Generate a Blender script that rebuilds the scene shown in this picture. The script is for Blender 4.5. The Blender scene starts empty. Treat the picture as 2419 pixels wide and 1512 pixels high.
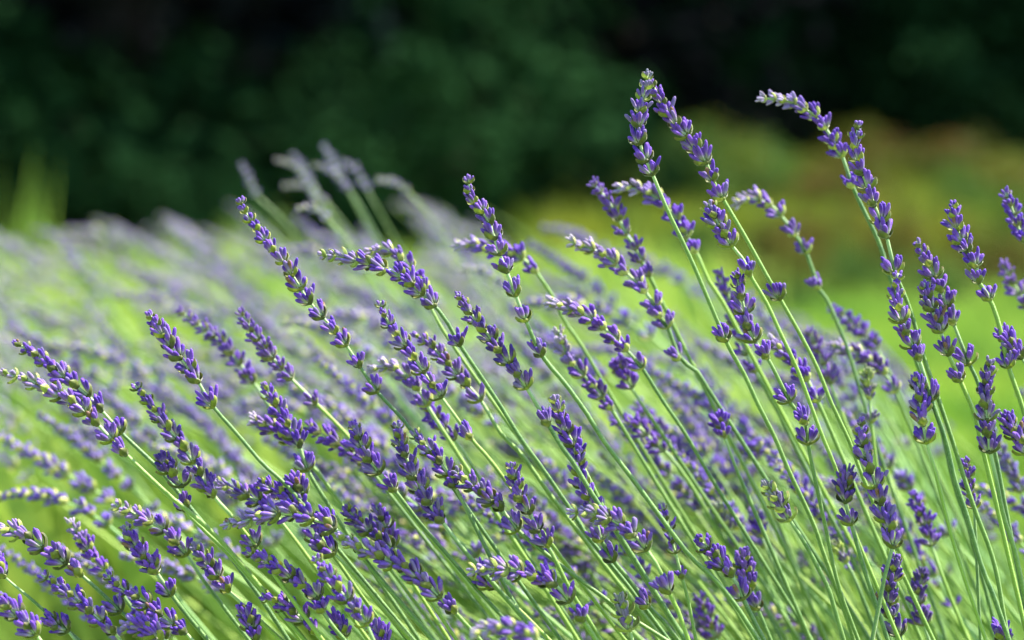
import bpy, math, random
import numpy as np
from mathutils import Vector, Matrix, Quaternion
random.seed(7)
rng = np.random.default_rng(7)
scene = bpy.context.scene
R = math.radians

# ------------------------------------------------------------------ camera
LENS, SENSOR = 85.0, 36.0
FOC = 0.85                      # metres to the plane of sharp focus
CAM_Z = 0.62
PITCH = -4.2                    # degrees, looking slightly down over the flowers
cd = bpy.data.cameras.new('camera')
cam = bpy.data.objects.new('camera', cd)
scene.collection.objects.link(cam)
cd.lens, cd.sensor_width = LENS, SENSOR
cd.clip_start, cd.clip_end = 0.02, 600
cam.location = (0, 0, CAM_Z)
cam.rotation_euler = (R(90 + PITCH), 0, 0)
cd.dof.use_dof = True
cd.dof.focus_distance = FOC
cd.dof.aperture_fstop = 7.1
cd.dof.aperture_blades = 0
scene.camera = cam

# ------------------------------------------------------------------ sky, sun, exposure
SUN_EL, SUN_AZ = 60, 66         # azimuth: degrees from the view direction towards the right
world = bpy.data.worlds.new('World')
scene.world = world
world.use_nodes = True
wn = world.node_tree
wn.nodes.clear()
sky = wn.nodes.new('ShaderNodeTexSky')
sky.sky_type = 'NISHITA'
sky.sun_disc = False
sky.sun_elevation = R(SUN_EL)
sky.sun_rotation = R(SUN_AZ)
bg = wn.nodes.new('ShaderNodeBackground')
bg.inputs[1].default_value = 0.135
wo = wn.nodes.new('ShaderNodeOutputWorld')
wn.links.new(sky.outputs[0], bg.inputs[0])
wn.links.new(bg.outputs[0], wo.inputs[0])
sd = bpy.data.lights.new('sun', 'SUN')
sd.energy = 5.0
sd.angle = R(0.5)
sd.color = (1.0, 0.94, 0.84)
sun = bpy.data.objects.new('sun', sd)
scene.collection.objects.link(sun)
sv = Vector((math.sin(R(SUN_AZ)) * math.cos(R(SUN_EL)), math.cos(R(SUN_AZ)) * math.cos(R(SUN_EL)), math.sin(R(SUN_EL))))
sun.rotation_euler = sv.to_track_quat('Z', 'Y').to_euler()
sun.location = sv * 30
vs = scene.view_settings
scene.display_settings.display_device = 'sRGB'
vs.view_transform = 'Standard'
vs.look = 'None'
vs.gamma = 1.0
vs.use_curve_mapping = False
vs.exposure = 2.2
scene.cycles.max_bounces = 7
scene.cycles.transparent_max_bounces = 4

# ------------------------------------------------------------------ helpers
def link(o):
    scene.collection.objects.link(o)
    return o

def tag(o, label=None, cat=None, group=None, kind=None):
    for k, v in (('label', label), ('category', cat), ('group', group), ('kind', kind)):
        if v:
            o[k] = v
    return o

def empty(name, loc):
    o = bpy.data.objects.new(name, None)
    o.empty_display_size = 0.01
    o.location = loc
    return link(o)

def obj(name, me, parent=None):
    o = bpy.data.objects.new(name, me)
    if parent:
        o.parent = parent
    return link(o)

PX = 2418.0                     # width of the frame in the units used for the traced stems
FPX = PX * LENS / SENSOR
cp, sp = math.cos(R(PITCH)), math.sin(R(PITCH))
def at(x, y, depth):
    """point in the garden seen at (x, y) of a 2418 x 1512 frame, `depth` metres in front of the camera"""
    r = (x - 1209.0) / FPX * depth
    u = (756.0 - y) / FPX * depth
    return Vector((r, depth * cp - u * sp, CAM_Z + depth * sp + u * cp))

class MB:
    """collects vertices and faces with per-point attributes, then makes one mesh"""
    def __init__(self):
        self.v, self.f, self.m, self.a, self.r = [], [], [], [], []
        self.n = 0
    def add(self, v, f, mat=0, along=None, rnd=0.5):
        v = np.asarray(v, float)
        self.v.append(v)
        for q in f:
            self.f.append([i + self.n for i in q])
            self.m.append(mat)
        self.a.append(np.zeros(len(v)) if along is None else np.asarray(along, float))
        self.r.append(np.full(len(v), rnd) if np.isscalar(rnd) else np.asarray(rnd, float))
        self.n += len(v)
    def mesh(self, name, mats, smooth=True):
        me = bpy.data.meshes.new(name)
        v = np.concatenate(self.v)
        me.vertices.add(len(v))
        me.vertices.foreach_set('co', v.astype(np.float32).ravel())
        ln = np.array([len(q) for q in self.f], np.int32)
        st = np.concatenate([[0], np.cumsum(ln)[:-1]]).astype(np.int32)
        me.loops.add(int(ln.sum()))
        me.loops.foreach_set('vertex_index', np.concatenate([np.asarray(q, np.int32) for q in self.f]))
        me.polygons.add(len(ln))
        me.polygons.foreach_set('loop_start', st)
        me.polygons.foreach_set('loop_total', ln)
        for m in mats:
            me.materials.append(m)
        me.polygons.foreach_set('material_index', np.asarray(self.m, np.int32))
        me.polygons.foreach_set('use_smooth', np.full(len(ln), smooth, bool))
        me.update(calc_edges=True)
        for nm, src in (('along', self.a), ('rnd', self.r)):
            at_ = me.attributes.new(nm, 'FLOAT', 'POINT')
            at_.data.foreach_set('value', np.concatenate(src).astype(np.float32))
        return me

def frame(t, ref=None):
    t = Vector(t).normalized()
    ref = ref or (Vector((0, 0, 1)) if abs(t.z) < 0.9 else Vector((0, 1, 0)))
    a = t.cross(ref).normalized()
    return a, t.cross(a).normalized(), t

def catmull(P, step):
    """dense polyline through the points P (Vectors)"""
    P = [2 * P[0] - P[1]] + list(P) + [2 * P[-1] - P[-2]]
    out = []
    for i in range(1, len(P) - 2):
        p0, p1, p2, p3 = P[i - 1:i + 3]
        n = max(2, int((p2 - p1).length / step))
        for k in range(n):
            t = k / n
            out.append(0.5 * ((2 * p1) + (p2 - p0) * t + (2 * p0 - 5 * p1 + 4 * p2 - p3) * t * t + (3 * p1 - p0 - 3 * p2 + p3) * t ** 3))
    out.append(P[-2].copy())
    return out

def tube(mb, pts, radii, sides=8, groove=0.0, mat=0, rnd=0.5, along=None):
    n = len(pts)
    prof = [1.0 - (groove if k % 2 else 0.0) for k in range(sides)]
    a = None
    V = []
    for i, p in enumerate(pts):
        t = (pts[min(i + 1, n - 1)] - pts[max(i - 1, 0)]).normalized()
        if a is None:
            a = frame(t)[0]
        a = (a - t * a.dot(t)).normalized()
        b = t.cross(a)
        for k in range(sides):
            th = 2 * math.pi * k / sides
            V.append(p + (a * math.cos(th) + b * math.sin(th)) * radii[i] * prof[k])
    F = []
    for i in range(n - 1):
        for k in range(sides):
            k2 = (k + 1) % sides
            F.append((i * sides + k, i * sides + k2, (i + 1) * sides + k2, (i + 1) * sides + k))
    F.append(tuple(range(sides))[::-1])
    F.append(tuple((n - 1) * sides + k for k in range(sides)))
    al = [0.0] * len(V) if along is None else [along[i] for i in range(n) for _ in range(sides)]
    mb.add([tuple(v) for v in V], F, mat, al, rnd)

# ------------------------------------------------------------------ materials
class NT:
    def __init__(self, name):
        self.m = bpy.data.materials.new(name)
        self.m.use_nodes = True
        self.t = self.m.node_tree
        self.t.nodes.clear()
        self.out = self.t.nodes.new('ShaderNodeOutputMaterial')
    def n(self, typ, **kw):
        nd = self.t.nodes.new(typ)
        for k, v in kw.items():
            setattr(nd, k, v)
        return nd
    def l(self, a, b):
        self.t.links.new(a, b)
    def attr(self, nm):
        return self.n('ShaderNodeAttribute', attribute_name=nm).outputs['Fac']
    def mix(self, f, a, b, mode='MIX'):
        nd = self.n('ShaderNodeMix', data_type='RGBA', blend_type=mode)
        for s, v in ((nd.inputs[0], f), (nd.inputs[6], a), (nd.inputs[7], b)):
            if hasattr(v, 'is_output'):
                self.l(v, s)
            elif isinstance(v, (int, float)):
                s.default_value = v
            else:
                s.default_value = (*v, 1) if len(v) == 3 else v
        return nd.outputs[2]
    def mapr(self, v, a, b, c, d):
        nd = self.n('ShaderNodeMapRange')
        self.l(v, nd.inputs[0])
        for i, x in enumerate((a, b, c, d)):
            nd.inputs[i + 1].default_value = x
        return nd.outputs[0]
    def noise(self, scale, detail=3, coord='Object'):
        tc = self.n('ShaderNodeTexCoord')
        nz = self.n('ShaderNodeTexNoise')
        nz.inputs['Scale'].default_value = scale
        nz.inputs['Detail'].default_value = detail
        self.l(tc.outputs[coord], nz.inputs['Vector'])
        return nz.outputs['Fac']
    def value(self, col, fac):
        """multiply a colour by a factor"""
        hs = self.n('ShaderNodeHueSaturation')
        self.l(col, hs.inputs['Color'])
        if hasattr(fac, 'is_output'):
            self.l(fac, hs.inputs['Value'])
        else:
            hs.inputs['Value'].default_value = fac
        return hs.outputs[0]
    def finish(self, col, rough=0.55, sheen=0.0, transl=0.0, spec=0.3, bump=None, tcol=None):
        b = self.n('ShaderNodeBsdfPrincipled')
        if hasattr(col, 'is_output'):
            self.l(col, b.inputs['Base Color'])
        else:
            b.inputs['Base Color'].default_value = (*col, 1)
        b.inputs['Roughness'].default_value = rough
        b.inputs['Specular IOR Level'].default_value = spec
        b.inputs['Sheen Weight'].default_value = sheen
        b.inputs['Sheen Roughness'].default_value = 0.35
        if bump is not None:
            bp = self.n('ShaderNodeBump')
            bp.inputs['Strength'].default_value = 0.5
            bp.inputs['Distance'].default_value = 0.0004
            self.l(bump, bp.inputs['Height'])
            self.l(bp.outputs[0], b.inputs['Normal'])
        s = b.outputs[0]
        if transl:
            tr = self.n('ShaderNodeBsdfTranslucent')
            c = tcol if tcol is not None else col
            if hasattr(c, 'is_output'):
                self.l(c, tr.inputs[0])
            else:
                tr.inputs[0].default_value = (*c, 1)
            mx = self.n('ShaderNodeMixShader')
            mx.inputs[0].default_value = transl
            self.l(s, mx.inputs[1])
            self.l(tr.outputs[0], mx.inputs[2])
            s = mx.outputs[0]
        self.l(s, self.out.inputs[0])
        return self.m

def mat_bud():
    t = NT('lavender_bud')
    oi = t.n('ShaderNodeObjectInfo')
    al = t.attr('along')
    rn = t.attr('rnd')
    # downy grey-green calyx base, lilac middle, violet tip in the colour of the object
    violet = t.value(oi.outputs['Color'], t.mapr(rn, 0, 1, 0.68, 1.4))
    lilac = t.mix(0.5, violet, (0.33, 0.21, 0.44))
    c = t.mix(t.mapr(al, 0.14, 0.42, 0, 1), (0.34, 0.37, 0.23), lilac)
    c = t.mix(t.mapr(al, 0.32, 0.62, 0, 1), c, violet)
    c = t.mix(t.mapr(t.noise(900, 2), 0.5, 0.8, 0, 0.25), c, (0.28, 0.20, 0.42))
    return t.finish(c, 0.6, 0.15, 0.25, 0.2, bump=t.noise(2200, 2))

def mat_bract(name, c0, c1, objcol=False):
    t = NT(name)
    if objcol:
        base = t.n('ShaderNodeObjectInfo').outputs['Color']
    else:
        base = t.mix(t.attr('rnd'), c0, c1)
    c = t.mix(t.mapr(t.noise(700, 2), 0.35, 0.7, 0, 0.5), base, (0.055, 0.05, 0.015))
    c = t.mix(t.mapr(t.attr('along'), 0.75, 1.0, 0, 0.6), c, (0.13, 0.06, 0.04))
    return t.finish(c, 0.55, 0.25, 0.2, 0.3)

def mat_stalk():
    t = NT('lavender_stalk')
    oi = t.n('ShaderNodeObjectInfo')
    al = t.attr('along')            # 0 between the flowers, 1 well below them
    c = t.mix(t.mapr(al, 0, 0.6, 0, 1), (0.26, 0.36, 0.17), oi.outputs['Color'])
    c = t.mix(t.mapr(t.noise(260, 3), 0.35, 0.75, 0, 0.4), c, (0.17, 0.27, 0.05))
    c = t.mix(t.mapr(t.noise(1800, 2), 0.5, 0.8, 0, 0.25), c, (0.40, 0.50, 0.22))
    return t.finish(c, 0.5, 0.18, 0.0, 0.35, bump=t.noise(2500, 2))

def mat_leaf(name, a, b, transl=0.2, third=None, rough=0.55, spec=0.3, lo=0.0):
    t = NT(name)
    c = t.mix(t.mapr(t.attr('rnd'), lo, 1, 0, 1), a, b)
    if third:
        c = t.mix(t.mapr(t.attr('along'), 0.55, 1.0, 0, 1), c, third)
    return t.finish(c, rough, 0.0, transl, spec)

M_BUD = mat_bud()
M_BRACT = mat_bract('lavender_bract', None, None, True)
M_OLIVE = mat_bract('bract_olive', (0.10, 0.12, 0.03), (0.21, 0.22, 0.06))
M_LIME = mat_bract('bract_lime', (0.26, 0.31, 0.04), (0.42, 0.44, 0.13))
M_STALK = mat_stalk()
M_GREEN = mat_leaf('soft_stalk', (0.075, 0.19, 0.032), (0.24, 0.35, 0.06), 0.15)

# ------------------------------------------------------------------ the ground
def mat_lawn():
    t = NT('lawn_turf')
    a = t.noise(0.9, 4)
    b = t.noise(30, 4)
    c = t.mix(t.mapr(a, 0.35, 0.65, 0, 1), (0.07, 0.16, 0.016), (0.22, 0.30, 0.035))
    c = t.mix(t.mapr(b, 0.4, 0.75, 0, 0.6), c, (0.06, 0.12, 0.014))
    return t.finish(c, 0.8, 0, 0, 0.2)

def terrain(name, x0, x1, y0, y1, nx, ny, h, m):
    mb = MB()
    V = []
    for j in range(ny + 1):
        for i in range(nx + 1):
            x = x0 + (x1 - x0) * i / nx
            y = y0 + (y1 - y0) * j / ny
            V.append((x, y, h(x, y)))
    F = [(j * (nx + 1) + i, j * (nx + 1) + i + 1, (j + 1) * (nx + 1) + i + 1, (j + 1) * (nx + 1) + i) for j in range(ny) for i in range(nx)]
    mb.add(V, F)
    return tag(obj(name, mb.mesh(name, [m])), kind='structure')

def lawn_h(x, y):
    f = min(1, max(0, (y - 10) / 10))
    return 0.02 * math.sin(x * 0.7) * math.sin(y * 0.5) * min(1, max(0, (y - 3) / 5)) + 0.28 * f * f * (3 - 2 * f)
terrain('ground', -160, 160, -40, 300, 160, 170, lambda x, y: lawn_h(x, y) - (0.03 if y > 24 else 0), mat_lawn())
ts = NT('forest_litter')
soilc = ts.mix(ts.noise(0.6, 4), (0.02, 0.018, 0.015), (0.05, 0.04, 0.028))
M_LITTER = ts.finish(soilc, 0.9, 0, 0, 0.1)
terrain('sky_block_slope', -70, 70, 27, 75, 35, 24, lambda x, y: 0.32 + max(0, y - 27) * 0.35 + 0.5 * math.sin(x * 0.31) * min(1, (y - 27) / 8), M_LITTER)  # slope added behind the trees to block bright sky in the gaps

# ------------------------------------------------------------------ dark trees beyond the lawn
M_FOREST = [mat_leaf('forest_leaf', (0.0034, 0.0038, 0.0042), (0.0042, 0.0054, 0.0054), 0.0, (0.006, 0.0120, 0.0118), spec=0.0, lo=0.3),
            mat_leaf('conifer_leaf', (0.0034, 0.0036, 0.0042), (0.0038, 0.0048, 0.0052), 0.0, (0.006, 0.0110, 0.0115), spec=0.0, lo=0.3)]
tb = NT('bark')
M_BARK = tb.finish(tb.mix(tb.noise(6, 4), (0.012, 0.009, 0.007), (0.03, 0.023, 0.018)), 0.9, 0, 0, 0.1)

def leaf_cloud(mb, centers, radii, n, size, mat=0, flat=0.6, colour_by_clump=True, third=0.0):
    """n folded leaf-spray faces spread through a set of clumps"""
    centers = np.asarray(centers, float)
    radii = np.asarray(radii, float)
    w = radii ** 2
    idx = rng.choice(len(centers), n, p=w / w.sum())
    d = rng.normal(size=(n, 3))
    d /= np.linalg.norm(d, axis=1)[:, None]
    r = radii[idx] * (0.45 + 0.6 * rng.random(n) ** 0.7)
    p = centers[idx] + d * r[:, None] * np.array([1, 1, 0.8])
    clump_rnd = rng.random(len(centers))
    clump_third = (rng.random(len(centers)) < third) * 1.0
    nrm = d * 0.6 + rng.normal(size=(n, 3)) * 0.6 + np.array([0, 0, flat])
    nrm /= np.linalg.norm(nrm, axis=1)[:, None]
    t = np.cross(nrm, rng.normal(size=(n, 3)))
    t /= np.linalg.norm(t, axis=1)[:, None]
    b = np.cross(nrm, t)
    s = size * (0.6 + 0.8 * rng.random(n))[:, None]
    V = np.empty((n, 4, 3))
    V[:, 0] = p - t * s
    V[:, 1] = p + b * s * 0.42 + nrm * s * 0.12
    V[:, 2] = p + t * s
    V[:, 3] = p - b * s * 0.42 + nrm * s * 0.12
    rn = np.repeat(np.clip(clump_rnd[idx] * 0.7 + rng.random(n) * 0.3, 0, 1), 4)
    th = np.repeat(np.clip(clump_third[idx] * (0.6 + 0.4 * rng.random(n)), 0, 1), 4)
    i0 = np.arange(n) * 4
    F = np.concatenate([np.stack([i0, i0 + 1, i0 + 2], 1), np.stack([i0, i0 + 2, i0 + 3], 1)])
    mb.add(V.reshape(-1, 3), F.tolist(), mat, th, rn)

def tree_meshes(seed, H, rad, n, leaf):
    random.seed(seed)
    mb = MB()
    top = Vector((random.uniform(-.4, .4), random.uniform(-.3, .3), H * 0.8))
    trunk = catmull([Vector((0, 0, -0.3)), Vector((0.05, 0, H * 0.25)), top * 0.6, top], 0.3)
    tube(mb, trunk, [0.22 * (1 - 0.8 * i / len(trunk)) + 0.02 for i in range(len(trunk))], 8)
    C, RR = [], []
    for k in range(26):
        h = H * (0.10 + 0.88 * (k + 0.5) / 26)
        f = math.sin(min(1, (h / H) * 1.15 + 0.12) * math.pi) ** 0.6
        a = k * 2.4
        rr = rad * f * random.uniform(0.45, 0.95)
        tip = Vector((math.cos(a) * rr, math.sin(a) * rr, h))
        root = trunk[min(len(trunk) - 1, int(len(trunk) * h / H * 0.85))]
        limb = catmull([root, (root + tip) / 2 + Vector((0, 0, 0.15)), tip], 0.3)
        tube(mb, limb, [0.05 * (1 - 0.8 * i / len(limb)) for i in range(len(limb))], 5)
        C.append(tip)
        RR.append(rad * random.uniform(0.28, 0.48))
        C.append(tip * 0.62 + Vector((0, 0, h * 0.38)))
        RR.append(rad * 0.33)
    tm = mb.mesh('trunk', [M_BARK])
    mb = MB()
    leaf_cloud(mb, [tuple(c) for c in C], RR, n, leaf, third=0.16)
    return tm, mb

protos = []
for s, H, rad, n, leaf in ((1, 9, 2.6, 9000, 0.11), (2, 8, 2.3, 9000, 0.10), (3, 10, 2.8, 9000, 0.12), (4, 7.5, 2.5, 9000, 0.11)):
    tm, mb = tree_meshes(s, H, rad, n, leaf)
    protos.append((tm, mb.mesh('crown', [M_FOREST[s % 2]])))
random.seed(21)
ORD = ('first', 'second', 'third', 'fourth', 'fifth', 'sixth', 'seventh', 'eighth', 'ninth', 'tenth', 'eleventh', 'twelfth', 'thirteenth', 'fourteenth', 'fifteenth', 'sixteenth', 'seventeenth', 'eighteenth')
k = 0
for row, (y, n) in enumerate(((22, 18), (26, 18), (30, 17))):
    for i in range(n):
        x = -15.5 + 31 * (i + (0.5 if row % 2 else 0.0)) / (n - 1) + random.uniform(-.4, .4)
        tm, cm = protos[(k * 3 + row) % 4]
        y_ = y - 8.0 * max(0.0, min(1.0, (0.6 - x) / 2.0)) * (1 if row < 2 else .6) * (1 if x > -6 else .7)
        yy = y_ + random.uniform(-.7, .7)
        o = empty('forest_tree', (x * (1 + 0.12 * row) * (.8 if x < 0 else 1), yy, lawn_h(x, yy) if yy < 27 else (yy - 27) * 0.3))
        o.rotation_euler.z = random.uniform(0, 6.28)
        s = random.uniform(0.9, 1.15)
        o.scale = (s, s, s * random.uniform(0.95, 1.1))
        if row == 0:
            tag(o, '%s dark broad tree from the left in the shaded front row' % ORD[i], 'tree', 'dark trees at the edge of the wood')
        else:
            tag(o, '%s dark tree from the left in the %s row of the shaded wood' % (ORD[i], ('', 'second', 'third')[row]), 'tree', 'trees deeper in the wood')
        obj('trunk', tm, o)
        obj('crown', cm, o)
        k += 1
# far wood above the added slope
mb = MB()
C = [(rng.uniform(-34, 34), rng.uniform(37, 60), 0) for _ in range(260)]
C = [(x, y, (y - 27) * 0.35 + rng.uniform(0.3, 9)) for x, y, z in C]
leaf_cloud(mb, C, rng.uniform(1.4, 2.6, len(C)), 30000, 0.32)
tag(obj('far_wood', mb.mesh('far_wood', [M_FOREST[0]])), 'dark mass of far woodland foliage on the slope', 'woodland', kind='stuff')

# understorey shrubs in the shade (green patches)
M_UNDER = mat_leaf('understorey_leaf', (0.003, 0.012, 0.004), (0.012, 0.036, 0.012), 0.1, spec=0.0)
def shrub_meshes(seed, n, leaf, mats, third=0.0, spread=0.55):
    random.seed(seed)
    mb = MB()
    C, RR = [], []
    for k in range(16):
        a = k * 2.39
        rr = spread * math.sqrt((k + 0.5) / 16)
        h = random.uniform(0.35, 0.95) * (1 - 0.5 * (rr / spread) ** 2)
        tip = Vector((math.cos(a) * rr, math.sin(a) * rr, h))
        st = catmull([Vector((math.cos(a) * .06, math.sin(a) * .06, -0.05)), tip * 0.5 + Vector((0, 0, .08)), tip], 0.15)
        tube(mb, st, [0.014 * (1 - 0.7 * i / len(st)) for i in range(len(st))], 5)
        C.append(tuple(tip))
        RR.append(random.uniform(0.16, 0.30))
    C += [(random.uniform(-.45, .45), random.uniform(-.45, .45), 0.12) for _ in range(6)]
    RR += [0.2] * 6
    sm = mb.mesh('stems', [M_BARK])
    mb = MB()
    leaf_cloud(mb, C, RR, n, leaf, third=third)
    return sm, mb.mesh('foliage', mats)
und = [shrub_meshes(30 + i, 2500, 0.05, [M_UNDER]) for i in range(2)]
for i, (x, y, s) in enumerate(((-2.6, 11.5, .8), (-1.5, 11.2, .7), (-0.75, 12, 1.1), (0.25, 17.5, 1.2), (1.5, 19.5, 1.3), (-1.95, 12.2, 1.5), (-0.2, 13.4, 1.7), (-3.1, 12.4, 1.6), (2.0, 19.3, 1.7), (2.9, 19.6, 2.1), (3.7, 19.2, 1.8), (4.5, 19.8, 2.2), (5.4, 19.5, 2.0))):  # those at the back right are added to catch sky light against the black
    o = empty('understorey_shrub', (x, y, lawn_h(x, y)))
    o.scale = (s, s, s)
    o.rotation_euler.z = i * 1.3
    tag(o, 'green shrub in the shade below the trees, ' + ('at the left edge', 'behind the lavender row', 'below the tall tree', 'near the middle', 'beside the olive bushes', 'tall and left of the middle', 'tall and behind the curved spikes', 'tall at the far left', 'just behind the twin spikes', 'behind the left part of the olive bank', 'behind the middle of the olive bank', 'behind the right part of the olive bank', 'behind the right end of the olive bank')[i], 'shrub', 'shade shrubs under the trees')
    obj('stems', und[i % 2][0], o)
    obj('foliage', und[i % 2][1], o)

# olive and rust tinted bushes on the right, in the sun
M_OLIVEB = mat_leaf('olive_bush_leaf', (0.024, 0.034, 0.005), (0.070, 0.080, 0.007), 0.35, (0.095, 0.036, 0.010), spec=0.05)
M_GREENB = mat_leaf('green_bush_leaf', (0.018, 0.056, 0.012), (0.060, 0.120, 0.014), 0.35, (0.08, 0.08, 0.008), spec=0.05)
ob = [shrub_meshes(50 + i, 3200, 0.032, [M_OLIVEB], 0.42) for i in range(3)]
M_RUSTB = mat_leaf('rust_bush_leaf', (0.052, 0.025, 0.007), (0.088, 0.058, 0.011), 0.35, (0.05, 0.06, 0.005), spec=0.05)
rb = [shrub_meshes(56 + i, 3000, 0.032, [M_RUSTB], 0.3) for i in range(2)]
gb = [shrub_meshes(60 + i, 3200, 0.032, [M_GREENB], 0.25) for i in range(2)]
random.seed(5)
bushes = []
for row, (y, n, x0, x1) in enumerate(((8.6, 5, 1.0, 2.9), (9.8, 6, 0.9, 3.4), (11.2, 6, 0.75, 3.6), (13.0, 7, 0.6, 4.2), (15.2, 7, 0.7, 5.0))):
    for i in range(n):
        bushes.append((x0 + (x1 - x0) * i / (n - 1) + random.uniform(-.12, .12), y + random.uniform(-.3, .3), row))
bushes += [(1.02, 13.4, 4), (1.3, 13.8, 4)]
for i, (x, y, row) in enumerate(bushes):
    right = (x / y) / 0.21
    s = float(np.interp(right, [.1, .36, .5, 1.0], [.28, .56, .46, .62])) * (.5, .6, .75, .95, 1.05)[row] * random.uniform(0.75, 1.15)
    if i >= len(bushes) - 2:
        s = 0.72 - 0.14 * (i == len(bushes) - 1)
    u = random.random() if i < len(bushes) - 2 else 0.1
    m = gb[i % 2] if (row == 0 or u < 0.36) else rb[i % 2] if u < 0.48 else ob[i % 3]
    o = empty('garden_bush', (x, y, lawn_h(x, y)))
    o.scale = (s * 1.15, s * 1.15, s)
    o.rotation_euler.z = i * 0.9
    nth = i - [b[2] for b in bushes].index(row)
    tag(o, ('olive' if m in ob else 'rust brown' if m in rb else 'bright green') + ' bush, %s from left in the %s row of the sunny bank' % (ORD[nth], ('low front', 'second', 'middle', 'fourth', 'tall back')[row]), 'bush', 'olive bushes on the sunny bank')
    obj('stems', m[0], o)
    obj('foliage', m[1], o)

# ------------------------------------------------------------------ lawn grass
M_GRASS = mat_leaf('grass_blade', (0.075, 0.19, 0.018), (0.27, 0.38, 0.05), 0.4)
def grass(name, n, fx, hmin, hmax, label, w=0.004, mat=None, sway=0.35, blow=0.0):
    V = np.empty((n, 4, 3))
    xy = fx(n)
    h = rng.uniform(hmin, hmax, n)
    a = rng.uniform(0, 6.283, n)
    h = h * (0.55 + 0.9 * (0.5 + 0.5 * np.sin(xy[:, 0] * 5.1 + 1.7 * np.sin(xy[:, 1] * 3.3)))) if name == 'grass' else h
    gz = np.array([lawn_h(px, py) for px, py in xy])
    dx, dy = np.cos(a) * w, np.sin(a) * w
    lean = (rng.normal(0, sway, (n, 2)) - np.array([blow, 0])) * h[:, None]
    z0 = gz - 0.01
    V[:, 0] = np.stack([xy[:, 0] - dx, xy[:, 1] - dy, z0], 1)
    V[:, 1] = np.stack([xy[:, 0] + dx, xy[:, 1] + dy, z0], 1)
    V[:, 2] = np.stack([xy[:, 0] + dx * .6 + lean[:, 0] * .4, xy[:, 1] + dy * .6 + lean[:, 1] * .4, gz + h * .6], 1)
    V[:, 3] = np.stack([xy[:, 0] + lean[:, 0], xy[:, 1] + lean[:, 1], gz + h], 1)
    i0 = np.arange(n) * 4
    F = np.concatenate([np.stack([i0, i0 + 1, i0 + 2], 1), np.stack([i0, i0 + 2, i0 + 3], 1)])
    mb = MB()
    pat = 0.5 + 0.28 * np.sin(xy[:, 0] * 9 + 2 * np.sin(xy[:, 1] * 4)) + 0.28 * np.sin(xy[:, 1] * 6.3 + xy[:, 0] * 3)
    mb.add(V.reshape(-1, 3), F.tolist(), 0, None, np.repeat(np.clip(pat * .75 + rng.random(n) * .35 - .05, 0, 1), 4))
    return tag(obj(name, mb.mesh(name, [mat or M_GRASS], False)), label, 'grass', kind='stuff')
def lawn_pts(n):
    y = 1.3 + 8.5 * rng.random(n) ** 1.3
    return np.stack([(-0.26 + 0.56 * rng.random(n)) * y + 0.1, y], 1)
grass('grass', 90000, lawn_pts, 0.03, 0.09, 'bright green lawn grass beyond the lavender')
grass('meadow_grass', 24000, lambda n: np.stack([rng.uniform(0.1, 4.5, n), rng.uniform(12, 20, n)], 1), 0.12, 0.32, 'pale meadow grass in front of the wood', 0.012, mat_leaf('meadow_blade', (0.09, 0.15, 0.012), (0.21, 0.235, 0.022), 0.4))
def tuft_pts(n):
    c = rng.integers(0, 6, n)
    return np.stack([np.array([-1.10, -1.02, -1.17, -.93, -1.25, -.98])[c] + rng.normal(0, .025, n), np.array([4.6, 4.4, 4.8, 4.5, 4.7, 4.9])[c] + rng.normal(0, .03, n)], 1)
grass('tall_grass', 60, tuft_pts, 0.46, 0.62, 'tall pale grass blades standing at the end of the lavender row', 0.004, None, 0.08)
M_LIMEGRASS = mat_leaf('lime_grass_blade', (0.14, 0.28, 0.025), (0.38, 0.46, 0.08), 0.5)
def row_pts(n):
    y = 1.35 + 2.9 * rng.random(n) ** 1.2
    return np.stack([(-0.27 + 0.36 * rng.random(n)) * y + 0.1, y], 1)
grass('row_grass', 9500, row_pts, 0.2, 0.485, 'pale lime grass growing up between the lavender stems', 0.0028, M_LIMEGRASS, 0.15, 0.35)

# ------------------------------------------------------------------ lavender: buds, bracts, whorls
VIOLET = (0.072, 0.019, 0.315)
def bud_geom(sides, prof, bend=0.0, L=1.0, W=1.0):
    V, A = [], []
    for (t, r) in prof:
        for k in range(sides):
            th = 2 * math.pi * k / sides
            rib = 1.0 if sides < 8 or k % 2 == 0 else 0.88
            V.append((math.cos(th) * r * W * rib + bend * t * t, math.sin(th) * r * W * rib, t * L))
            A.append(t)
    F = []
    for i in range(len(prof) - 1):
        for k in range(sides):
            k2 = (k + 1) % sides
            F.append((i * sides + k, i * sides + k2, (i + 1) * sides + k2, (i + 1) * sides + k))
    F.append(tuple(range(sides))[::-1])
    F.append(tuple((len(prof) - 1) * sides + k for k in range(sides)))
    return np.array(V), F, np.array(A)
PROF = [(0, .10), (.10, .42), (.26, .72), (.46, .95), (.62, 1.0), (.78, .97), (.90, .80), (.97, .48), (1.0, .14)]
PROF2 = [(0, .15), (.3, .8), (.62, 1.0), (.88, .7), (1.0, .12)]
PROF3 = [(0, .25), (.5, 1.0), (1.0, .15)]
BL, BW = 0.0057, 0.00080       # length and half-width of one flower bud

bud_meshes = []
for i, (l, w, bd) in enumerate(((1, 1, 0), (1.08, .94, .0004), (.92, 1.05, -.0004), (1.15, .9, .0002), (.8, 1.05, 0), (.66, 1.1, 0))):
    v, f, a = bud_geom(10, PROF, bd, BL * l, BW * w)
    mb = MB()
    mb.add(v, f, 0, a, 0.5)
    bud_meshes.append(mb.mesh('flower_bud', [M_BUD]))

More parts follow.
